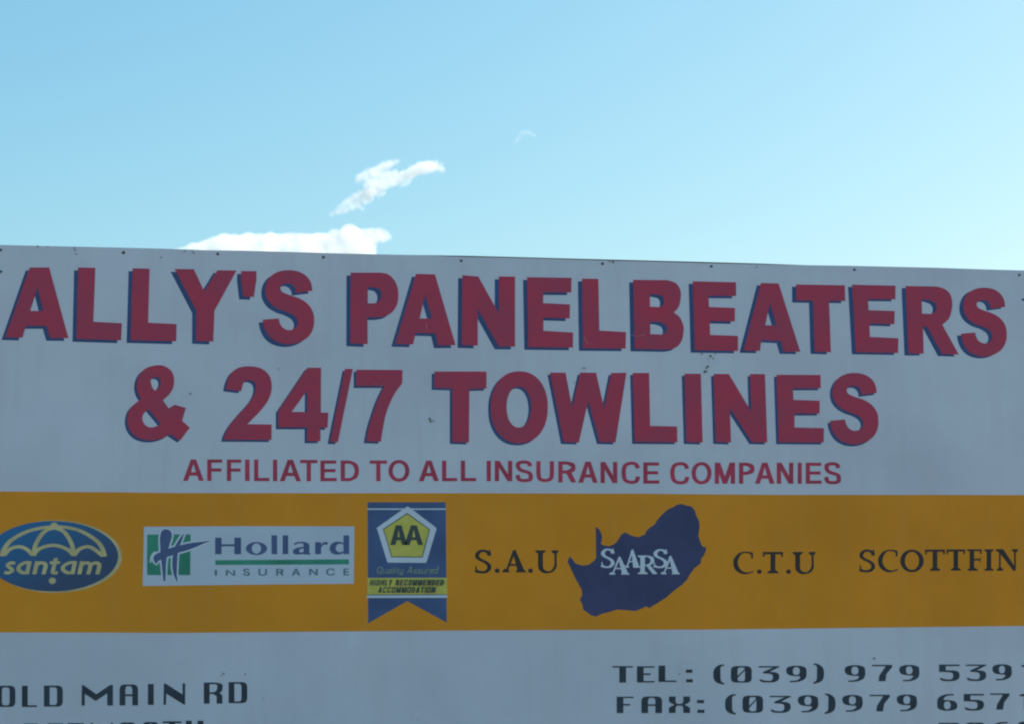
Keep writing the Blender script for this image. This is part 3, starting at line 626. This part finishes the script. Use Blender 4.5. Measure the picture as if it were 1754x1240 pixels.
def low(ch, x0, x1, y0, y1, a, b, sl):
    h = y1 - y0; w_ = x1 - x0; m = (x0 + x1) / 2; L = x0 + a / 2; R = x1 - a / 2; T = y0 + b / 2; B = y1 - b / 2
    if ch == 's': sh = [pen([(x1 - w_ * .1, y0 + h * .17), (m, T), (L, y0 + h * .3), (m, y0 + h * .5), (R, y0 + h * .7), (m, B), (x0 + w_ * .05, y1 - h * .14)], a * .9, b)]
    elif ch == 'a': sh = [pen([(R, y0), (R, y0 + h * .5), (R, y1)], a, b), pen([(R, y0 + h * .1), (m, T), (L, y0 + h * .35), (L, y0 + h * .65), (m, B), (R, y0 + h * .85)], a, b)]
    elif ch == 'n': sh = [pen([(L, y0), (L, y1)], a, b), pen([(L, y0 + h * .3), (m, T), (R, y0 + h * .3), (R, y1)], a, b)]
    elif ch == 'm': sh = [pen([(L, y0), (L, y1)], a, b), pen([(L, y0 + h * .3), ((L + m) / 2, T), (m, y0 + h * .3), (m, y1)], a, b), pen([(m, y0 + h * .3), ((R + m) / 2, T), (R, y0 + h * .3), (R, y1)], a, b)]
    elif ch == 't': sh = [pen([(m, y0 - h * .25), (m - w_ * .02, y0 + h * .6), (m + w_ * .05, B), (x1, y1 - h * .12)], a, b), rect(x0, y0, x1, y0 + b * .9)]
    elif ch == 'u': sh = [pen([(L, y0), (L, y0 + h * .7), (m, B), (R, y0 + h * .7)], a, b), pen([(R, y0), (R, y1)], a, b)]
    elif ch == 'l': sh = [pen([(m, y0 - h * .4), (m, y1)], a, b)]
    elif ch == 'i': sh = [pen([(m, y0), (m, y1)], a, b), [ell(m, y0 - h * .28, a * .6, b * .6, 8)]]
    elif ch == 'y': sh = [pen([(L, y0), (m, y1)], a, b), pen([(R, y0), (m, y1), (x0, y1 + h * .35)], a, b, smooth=False)]
    elif ch == 'r': sh = [pen([(L, y0), (L, y1)], a, b), pen([(L, y0 + h * .35), (m, y0 + h * .08), (x1, y0 + h * .06)], a, b)]
    elif ch == 'e': sh = [pen([(x0 + a * .5, y0 + h * .5), (R, y0 + h * .5), (R, y0 + h * .25), (m, T), (L, y0 + h * .35), (L, y0 + h * .7), (m, B), (R, y1 - h * .15)], a, b)]
    elif ch == 'd': sh = [pen([(R, y0 - h * .4), (R, y1)], a, b), pen([(R, y0 + h * .15), (m, T), (L, y0 + h * .5), (m, B), (R, y0 + h * .85)], a, b)]
    return [[[(p[0] + sl * (y1 - p[1]), p[1]) for p in c] for c in s] for s in sh]
for it in 's 45 180,a 205 378,n 422 596,t 618 752,a 785 972,m 1008 1298'.split(','):
    ch, a, b = it.split()
    letter(to_px(low(ch, float(a), float(b), 690, 860, 54, 40, .22), fO), M_CREAM, .0018, oval)
build('dot', to_px([[ell(685, 945, 48, 42, 18)]], fO), M_CREAM, oval, .0018)

# ------------------------------------------------------------------ white logo plate with brush monogram
fH = frame(235, 885, 190 / 1754); fI = frame(420, 885, 200 / 1754)
plate = build('logo_plate', [[[(246.9, 901.4), (430, 900.4), (606.9, 900.8), (605.9, 999), (430, 1000.6), (244.4, 1002.8)]]], M_HWHITE, board, .0010)
build('green_square', to_px([poly((158, 275), (845, 272), (838, 915), (158, 915))], fH), M_GREEN, plate, .0013)
br = ['~400,212 ~450,190 ~525,220 ~548,300 ~522,400 ~495,490 ~470,620 ~455,760 ~450,900 445,1010 415,1010 ~400,850 ~385,720 ~370,600 ~365,480 ~360,350 ~373,262',
      '745,255 ~700,300 ~640,390 ~592,480 ~566,600 ~556,760 ~578,900 622,1015 640,1010 ~625,900 ~630,750 ~640,600 ~662,480 ~702,380',
      '1180,372 ~1000,392 ~850,408 ~700,440 ~550,480 ~430,530 ~300,582 ~255,650 292,742 340,690 ~420,650 ~530,612 ~650,562 ~800,520 ~950,462 ~1060,412']
shb = [parse(s) for s in br]
def grow(c, d):
    cx = sum(p[0] for p in c) / len(c); N = len(c); sg = 1 if area(c) > 0 else -1; o = []
    for i in range(N):
        a, b = c[i - 1], c[(i + 1) % N]
        tx, ty = b[0] - a[0], b[1] - a[1]; l = math.hypot(tx, ty) or 1
        o.append((c[i][0] + sg * ty / l * d, c[i][1] - sg * tx / l * d))
    return o
build('monogram_outline', to_px([[grow(c[0], 27)] for c in shb] + [pen([(285, 545), (225, 620), (210, 720)], 26, 26)], fH), M_WHITE, plate, .0016)
build('monogram', to_px(shb, fH), M_HBLUE, plate, .0020)
letter(to_px([rect(1232, 324, 1335, 586), rect(1536, 322, 1642, 586), rect(1330, 428, 1540, 460)], fH), M_HBLUE, .0013, plate)
for sh in [[[ell(169, 471, 160, 99, 32, 1.02), ell(169, 471, 70, 77, 26)]], [rect(395, 272, 480, 556)], [rect(562, 272, 646, 556)],
           [parse('875,555 ~800,562 ~740,555 ~715,520 ~740,478 ~800,455 875,445 ~872,405 ~845,392 ~790,400 735,420 733,392 ~800,370 ~880,370 ~945,392 965,430 962,520 ~972,548 990,556 985,562 890,560 / 878,468 ~830,480 ~810,505 ~828,530 878,520')],
           [rect(1050, 375, 1140, 556), parse('1135,430 ~1160,390 ~1200,370 1245,382 1235,415 ~1180,415 1138,455')],
           [parse('1478,390 ~1420,368 ~1340,375 ~1285,415 ~1268,475 ~1290,530 ~1350,560 ~1420,560 1478,535 1478,510 ~1430,525 ~1385,515 ~1360,470 ~1380,415 ~1430,398 1478,412'), rect(1476, 274, 1562, 556)]]:
    letter(to_px(sh, fI), M_HBLUE, .0013, plate)
build('green_rule', [[[(368.9, 958.7), (597.7, 957.1), (597.7, 965.9), (368.9, 966.8)]]], M_GREEN, plate, .0013)
for fr, it in [(fH, 'I 1226 1262 832 922'), (fH, 'N 1402 1550 835 925'), (fI, 'S -30 68 772 880'), (fI, 'U 198 328 775 880'), (fI, 'R 465 578 775 878'), (fI, 'A 698 830 775 876'), (fI, 'N 960 1090 775 872'), (fI, 'C 1215 1345 770 876'), (fI, 'E 1475 1560 772 874')]:
    q = it.split(); letter(to_px(sans(q[0], *map(float, q[1:]), 30, 18), fr), M_GREY, .0013, plate)

# ------------------------------------------------------------------ ribbon badge
fR = frame(615, 850, 160 / 882)
rib = build('ribbon_badge', to_px([poly((80, 52), (818, 52), (828, 1188), (455, 985), (86, 1195))], fR), M_RIB, board, .0010)
build('badge_stripe', to_px([poly((78, 111), (818, 111), (818, 123), (78, 123))], fR), M_WHITE, rib, .0013)
build('badge_stripe', to_px([poly((74, 932), (834, 930), (834, 954), (74, 956))], fR), M_WHITE, rib, .0013)
build('badge_pentagon', to_px([parse('~455,96 ~480,106 722,288 ~730,302 ~726,320 640,608 ~630,622 ~615,624 285,622 ~270,618 ~262,602 175,318 ~170,300 ~180,286 430,108')], fR), M_WHITE, rib, .0016)
build('badge_pentagon', to_px([poly((455, 153), (670, 308), (600, 574), (305, 572), (226, 304))], fR), M_INK, rib, .0019)
build('badge_pentagon', to_px([poly((455, 164), (660, 312), (593, 566), (311, 564), (235, 309))], fR), M_YEL, rib, .0022)
for a, b in ((293, 455), (428, 605)):
    letter(to_px(sans('A', a, b, 270, 456, 44, 34), fR), M_INK, .0026, rib)
build('badge_label', to_px([poly((80, 766), (832, 765), (834, 922), (78, 924))], fR), M_YEL, rib, .0014)
def seg(pts, a):
    """straight stubby strokes, one quad each: used for the tiny print"""
    out = []
    for p, q in zip(pts, pts[1:]):
        l = math.hypot(q[0] - p[0], q[1] - p[1]) or 1; tx, ty = (q[0] - p[0]) / l * a / 2, (q[1] - p[1]) / l * a / 2
        out.append(poly((p[0] - tx - ty, p[1] - ty + tx), (q[0] + tx - ty, q[1] + ty + tx), (q[0] + tx + ty, q[1] + ty - tx), (p[0] - tx + ty, p[1] - ty - tx)))
    return out
def tiny_cap(ch, x0, x1, y0, y1, a, b, sl):
    if ch not in 'CGOS': return sans(ch, x0, x1, y0, y1, a, b, sl)
    L, R, T, B = x0 + a / 2, x1 - a / 2, y0 + b / 2, y1 - b / 2; m = (y0 + y1) / 2
    pts = {'C': [(R, T + 9), (R - 3, T), (L + 3, T), (L, T + 5), (L, B - 5), (L + 3, B), (R - 3, B), (R, B - 9)], 'G': [(R, T + 9), (R - 3, T), (L + 3, T), (L, T + 5), (L, B - 5), (L + 3, B), (R, B), (R, m), (R - 7, m)],
           'O': [(L + 3, T), (R - 3, T), (R, T + 5), (R, B - 5), (R - 3, B), (L + 3, B), (L, B - 5), (L, T + 5), (L + 3, T)], 'S': [(R, T + 6), (R - 3, T), (L, T), (L, m), (R, m), (R, B), (L, B), (L, B - 6)]}[ch]
    return [[[(p[0] + sl * (y1 - p[1]), p[1]) for p in c] for c in q] for q in seg(pts, min(a, b))]
def word(txt, x0, x1, y0, y1, gl, a, b, gap=.28, space=.6, slant=.2, adv=None):
    adv = adv or {}
    ws = [space if c == ' ' else adv.get(c, 1.0) for c in txt]
    tot = sum(ws) + gap * (len(txt) - 1); k = (x1 - x0) / tot; x = x0; out = []
    for c, w_ in zip(txt, ws):
        if c != ' ': out += gl(c, x, x + w_ * k, y0, y1, a, b, slant)
        x += (w_ + gap) * k
    return out
cap = {'I': .35, 'M': 1.25, 'N': 1.05, 'L': .8}
build('badge_caption', to_px(word('HIGHLY RECOMMENDED', 100, 795, 784, 838, tiny_cap, 12, 10, .25, .55, .2, cap), fR), M_INK, rib, .0018)
build('badge_caption', to_px(word('ACCOMMODATION', 178, 715, 851, 907, tiny_cap, 12, 10, .22, .5, .2, cap), fR), M_INK, rib, .0018)
def qa(c, x0, x1, y0, y1, a, b, sl):
    if c == 'Q': return sans('O', x0, x1, y0 - 26, y1, a, b, sl) + [poly((x1 - 22, y1 - 22), (x1 - 10, y1 - 22), (x1 + 4, y1 + 6), (x1 - 10, y1 + 6))]
    if c == 'A': return sans('A', x0, x1, y0 - 26, y1, a, b, sl)
    if c in 'esrauyd':
        L, R, T, B = x0 + a / 2, x1 - a / 2, y0 + b / 2, y1 - b / 2; m = (y0 + y1) / 2
        pts = {'e': [(L, m), (R, m), (R, T), (L, T), (L, B), (R, B)], 's': [(R, T), (L, T), (L, m), (R, m), (R, B), (L, B)], 'r': [(L, B), (L, T), (R, T)], 'a': [(L, T), (R, T), (R, B), (L, B), (L, m), (R, m)],
               'u': [(L, T), (L, B), (R, B), (R, T)], 'y': [(L, T), (L, B), (R, B), (R, T), (R, B + 14), (L, B + 14)], 'd': [(R, y0 - 24), (R, B), (L, B), (L, T), (R, T)]}[c]
        return [[[(p[0] + sl * (y1 - p[1]), p[1]) for p in c_] for c_ in q] for q in seg(pts, min(a, b))]
    return low(c, x0, x1, y0, y1, a, b, sl)
build('badge_caption', to_px(word('Quality Assured', 162, 740, 684, 726, qa, 9, 8, .22, .6, .2, {'Q': 1.5, 'A': 1.45, 'l': .3, 'i': .3, 't': .6, 'r': .6, 's': .85}), fR), M_PALE, rib, .0014)

# ------------------------------------------------------------------ country outline with staggered serif initials
fM = frame(960, 850, 260 / 1500)
mp_ = ('348,295 385,325 408,375 412,410 398,460 420,480 480,488 530,470 565,435 600,375 635,352 670,368 710,388 770,400 835,372 850,335 890,300 930,275 960,225 1000,180 1060,125 1120,100 1150,78 1200,72 '
       '1240,85 1290,95 1325,130 1345,190 1370,240 1375,300 1362,380 1375,430 1400,490 1438,500 1435,540 1410,590 1390,610 1385,660 1330,700 1290,750 1250,820 1200,870 1120,930 1040,1000 960,1050 900,1085 880,1100 '
       '840,1082 815,1100 740,1130 700,1125 560,1115 480,1140 400,1160 350,1185 300,1170 260,1140 225,1115 215,1060 190,1020 215,970 210,920 160,830 110,730 70,640 90,590 120,620 150,660 210,680 280,672 330,635 352,605')
cmap = build('country_outline', to_px([parse(mp_)], fM), M_MAP, board, .0010)
fA = frame(1020, 925, 150 / 1754)
for i, it in enumerate(['S 112 375 165 548', 'A 275 678 318 682', 'A 575 892 175 545', 'R 845 1230 300 672', 'S 1160 1435 176 550', 'A 1305 1685 300 676']):
    q = it.split(); letter(to_px(serif(q[0], *map(float, q[1:]), 92, 26), fA), M_WHITE, .0014 + i * .0003, cmap)

# ------------------------------------------------------------------ wear: dirt specks, scratches
def blob(px, py, r, k=9, ex=1.0):
    rnd = random.Random(int(px * 7 + py * 13))
    return [[(px + r * ex * (.7 + .6 * rnd.random()) * math.cos(2 * math.pi * i / k), py + r * (.7 + .6 * rnd.random()) * math.sin(2 * math.pi * i / k)) for i in range(k)]]
specks = [(1202, 607, 1.4), (1217, 611, 2.3), (1222, 615.5, 1.2), (1213, 616.5, 1.0), (1225, 607, 1.0), (1212, 627, 2.0), (1209.5, 630, 1.5), (1207, 636, 2.6), (1211, 635, 1.3), (1000, 629.5, 1.5), (997, 630, .7), (1003, 630, .7),
          (736, 717, 2.6), (738, 721, 1.8), (742.5, 720.5, 1.2), (983.5, 654, 1.0), (326, 673.5, 1.6), (127.5, 426, 1.6), (129, 430, 1.3), (130.5, 436, 1.2), (276, 442, 1.3), (317, 431, 1.3), (332, 434.5, 1.5), (329, 432, 1.1),
          (312, 432.5, .8), (1296, 458, 1.2), (420, 1154, 1.5), (383, 1153, 1.6), (380, 1156, 1.2), (1497, 1127, 1.8), (311, 826, .9), (1164, 1154, 1.2), (478, 631, 1.0), (65, 422.8, 1.6), (82, 423.2, 1.2), (1050, 449.5, 1.8), (1044, 449, 1.2)]
for s_ in specks: build('dirt_speck', [blob(s_[0], s_[1], s_[2] * .9)], M_DIRT, PANEL, .0030, .0006)
for pts in [[(730, 556), (731, 567)], [(1001, 576), (1004, 586), (1009, 590)], [(1082, 574), (1090, 577), (1105, 574)], [(945, 480), (951, 478)], [(643, 656), (645, 660)], [(655, 658), (652, 662)]]:
    build('scratch', [pen(pts, 1.0, .8)], M_SCUFF, PANEL, .0016, .0003)

# ------------------------------------------------------------------ clouds
import numpy as np
def smooth_noise(shape, cell, rng):
    """value noise on a grid: coarse random lattice, smoothly interpolated"""
    n_ = [int(math.ceil(q / cell)) + 3 for q in shape]
    g = rng.random(n_) * 2 - 1
    for ax in range(3):
        t = np.arange(shape[ax]) / cell; i0 = t.astype(int); f_ = t - i0; f_ = f_ * f_ * (3 - 2 * f_)
        a = np.take(g, i0, axis=ax); b = np.take(g, i0 + 1, axis=ax)
        sh = [1, 1, 1]; sh[ax] = -1
        g = a + (b - a) * f_.reshape(sh)
    return g
def surface_nets(f):
    """closed quad mesh of the zero level of grid f (inside is positive)"""
    s_ = f > 0
    cells = tuple(q - 1 for q in f.shape)
    acc = np.zeros(cells + (3,)); cnt = np.zeros(cells)
    corner = lambda a, d: a[d[0]:d[0] + cells[0], d[1]:d[1] + cells[1], d[2]:d[2] + cells[2]]
    for ax in range(3):
        for o1 in (0, 1):
            for o2 in (0, 1):
                d0 = [o1, o2]; d0.insert(ax, 0); d1 = list(d0); d1[ax] = 1
                a, b = corner(f, d0), corner(f, d1)
                m = (a > 0) != (b > 0)
                t = np.where(m, a / np.where(a == b, 1, a - b), 0)
                for c in range(3):
                    acc[..., c] += np.where(m, d0[c] + (t if c == ax else 0), 0)
                cnt += m
    act = cnt > 0
    idx = -np.ones(cells, int); idx[act] = np.arange(act.sum())
    P = acc[act] / cnt[act][:, None] + np.argwhere(act)
    F = []
    for ax in range(3):
        sl0 = [slice(1, -1)] * 3; sl1 = [slice(1, -1)] * 3
        sl0[ax] = slice(0, -1); sl1[ax] = slice(1, None)
        m = s_[tuple(sl0)] != s_[tuple(sl1)]; pos = s_[tuple(sl0)][m]
        e = np.argwhere(m); off = np.array([1, 1, 1]); off[ax] = 0; e = e + off
        a1, a2 = [(1, 2), (2, 0), (0, 1)][ax]
        def at_(da, db):
            q = e.copy(); q[:, a1] -= da; q[:, a2] -= db; return idx[q[:, 0], q[:, 1], q[:, 2]]
        Q = np.stack([at_(1, 1), at_(0, 1), at_(0, 0), at_(1, 0)], 1)
        Q[~pos] = Q[~pos][:, ::-1]; F.append(Q)
    return P, np.concatenate(F)
def cloud(name, label, puffs, dist, layers, aniso, voxel_px, seed):
    """a cloud is its thin outer vapour with denser cores inside: layers = (grow by px, density per px, roughness)"""
    m_px = dist / FPX
    ctr = at(sum(p[0] for p in puffs) / len(puffs), sum(p[1] for p in puffs) / len(puffs), dist)
    root = None
    for k, (gr, dens, rough) in enumerate(layers):
        ob = vapour(name if k == 0 else 'dense_core', [(p[0], p[1], p[2] + gr) for p in puffs if p[2] + gr > 1.0], ctr, dist, m_px, dens, aniso, voxel_px, seed, rough)
        if root: ob.parent = root
        else: root = ob; ob.location = ctr; ob['label'] = label; ob['category'] = 'cloud'
    return root
def vapour(name, puffs, ctr, dist, m_px, density, aniso, voxel_px, seed, rough):
    rng = np.random.default_rng(seed)
    B = []
    for (px, py, r) in puffs:
        c = (at(px, py, dist) - ctr) / m_px
        B.append((c.x, c.y + rng.uniform(-.8, .8) * r, c.z, r))
    B = np.array(B); pad = 6 + rough * 3
    lo = (B[:, :3] - B[:, 3:]).min(0) - pad; hi = (B[:, :3] + B[:, 3:]).max(0) + pad
    shape = tuple(int(q) for q in np.ceil((hi - lo) / voxel_px)); f = np.full(shape, -9.0)
    ax = [lo[k] + np.arange(shape[k]) * voxel_px for k in range(3)]
    for x, y, z, r in B:
        R_ = r + 6; sl = [slice(max(0, int((q - R_ - lo[k]) / voxel_px)), int((q + R_ - lo[k]) / voxel_px) + 2) for k, q in enumerate((x, y, z))]
        X, Y, Z_ = np.meshgrid(ax[0][sl[0]], ax[1][sl[1]], ax[2][sl[2]], indexing='ij')
        d = r - np.sqrt((X - x) ** 2 + ((Y - y) / .6) ** 2 + (Z_ - z) ** 2)
        g = f[tuple(sl)]; h_ = np.clip(.5 + .5 * (d - g) / 2.0, 0, 1)
        f[tuple(sl)] = g * (1 - h_) + d * h_ + 1.0 * h_ * (1 - h_)
    for cell, amp in ((13, .5), (6, .7), (3, .75), (1.6, .5)):
        f += smooth_noise(shape, cell / voxel_px, rng) * amp * rough
    for k in range(3):
        sl = [slice(None)] * 3
        for e in (0, 1, -1, -2): sl[k] = e; f[tuple(sl)] = -9.0
    P, F = surface_nets(f)
    P = (P * voxel_px + lo) * m_px
    me = bpy.data.meshes.new(name); me.from_pydata(P.tolist(), [], F.tolist())
    me.polygons.foreach_set('use_smooth', [True] * len(me.polygons))
    m = bpy.data.materials.new(name + '_vapour'); m.use_nodes = True; t = m.node_tree; t.nodes.clear()
    vo = t.nodes.new('ShaderNodeVolumePrincipled'); vo.inputs['Color'].default_value = (1, 1, 1, 1)
    vo.inputs['Density'].default_value = density / m_px; vo.inputs['Anisotropy'].default_value = aniso
    oo = t.nodes.new('ShaderNodeOutputMaterial'); t.links.new(vo.outputs[0], oo.inputs['Volume'])
    me.materials.append(m)
    ob = bpy.data.objects.new(name, me); C.objects.link(ob)
    return ob
rnd = random.Random(3)
def fill(path, n_, jit, rmin, rmax):
    """puffs strewn along a path of (x, y, spread)"""
    out = []
    for _ in range(n_):
        t = rnd.random() * (len(path) - 1); i = min(int(t), len(path) - 2); f_ = t - i
        x, y, s_ = (path[i][c] * (1 - f_) + path[i + 1][c] * f_ for c in (0, 1, 2))
        a = rnd.random() * 6.283; q = math.sqrt(rnd.random()) * s_ * jit
        r = rmin + (rmax - rmin) * rnd.random() ** 1.5
        r = min(r, s_ * .8 + 1)
        out.append((x + q * math.cos(a), y + q * math.sin(a), r))
    return out
bank = fill([(330, 450, 14), (370, 442, 24), (420, 438, 30), (470, 434, 30), (520, 432, 30), (570, 432, 28), (600, 426, 30), (625, 426, 26)], 170, 1.0, 10, 18)
bank += [(296 + 6 * i, 440 - 1.9 * i, 10) for i in range(16)] + [(392 + 9 * i, 413 - .1 * i, 10.5) for i in range(18)]
bank += [(520, 409, 8.5), (560, 411, 9), (573, 406, 8), (584, 402, 6.5), (594, 395, 3.2), (594, 400, 6.5), (606, 400, 8), (614, 400, 8), (622, 400, 8), (630, 399.5, 8), (638, 399.5, 8), (645, 400, 7.5), (652, 400, 7), (659, 401, 5.5), (665, 402, 3.5),
         (640, 409, 10), (650, 408, 9), (657, 407, 7.5), (663, 407, 5.5), (668, 407, 3), (634, 420, 12), (630, 434, 13), (627, 446, 14)]
bank += fill([(360, 480, 26), (480, 490, 34), (590, 475, 24)], 40, 1.0, 14, 22)
cloud('cloud', 'bright white cloud bank rising behind the top edge of the sign', bank, 900, ((2.4, .012, 1.6), (1.0, .03, 1.2), (-1.2, .022, 1.0)), .3, 1.6, 1)
WP = [(583, 354, 3), (594, 348, 5.5), (608, 342, 7.5), (620, 337, 8.5), (631, 331, 9), (641, 325, 9), (650, 320, 8), (664, 314, 8), (676, 310, 8.5), (687, 305, 8.5), (696, 301, 8.5), (704, 297, 8.5), (712, 292, 8.5), (720, 289, 9.5), (729, 287, 10), (737, 287, 9), (745, 286, 5.5), (751, 289, 4), (758, 290, 3.5)]
wisp = [((a[0] * (1 - t) + b[0] * t), (a[1] * (1 - t) + b[1] * t), (a[2] * (1 - t) + b[2] * t) * .92) for a, b in zip(WP, WP[1:]) for t in (0, .5)] + [WP[-1]]
LP = [(613, 311, 4), (617, 304, 6), (626, 302, 7), (636, 298, 8), (646, 294, 8.5), (655, 289, 8), (664, 284, 6), (670, 280, 4.5), (678, 278, 2.6), (684, 278, 2)]
wisp += [((a[0] * (1 - t) + b[0] * t), (a[1] * (1 - t) + b[1] * t), (a[2] * (1 - t) + b[2] * t) * .92) for a, b in zip(LP, LP[1:]) for t in (0, .5)]
wisp += fill([(624, 316, 7), (640, 312, 10), (656, 304, 10), (672, 298, 7)], 60, .9, 2.8, 5.5)
wisp += [(700, 309, 4.5), (694, 314, 4), (688, 318, 3), (648, 333, 5), (655, 330, 5), (626, 345, 4.5), (634, 341, 5), (594, 358, 4.5), (588, 361, 4.5), (582, 362, 4), (603, 355, 5), (612, 350, 5), (620, 357, 2.6), (617, 354, 3.4)]
wisp += [(577, 365, 2.6), (572, 367, 2.2), (567, 369, 1.8), (740, 279, 1.6), (748, 279, 2), (756, 283, 2)]
cloud('cloud', 'slanting torn white wisp of cloud in the blue sky above the board', wisp, 1000, ((3.6, .011, 2.6), (1.6, .03, 2.3), (0, .025, 2.0)), .3, .8, 5)
tiny = [(882, 245, 1.8), (884.5, 242, 2.2), (887, 239, 2.4), (889.5, 236.5, 2.0), (891, 233, 1.8), (893, 229, 2.0), (896, 227, 2.6), (900, 227, 2.4), (904, 227.5, 2.2), (908, 229, 2.2), (912, 231, 2.0), (916, 233, 1.8), (895, 232, 1.8)]
cloud('cloud', 'tiny faint scrap of cloud right of the slanting wisp', tiny, 1100, ((2.6, .007, 1.2), (.6, .016, .8)), .3, .5, 3)
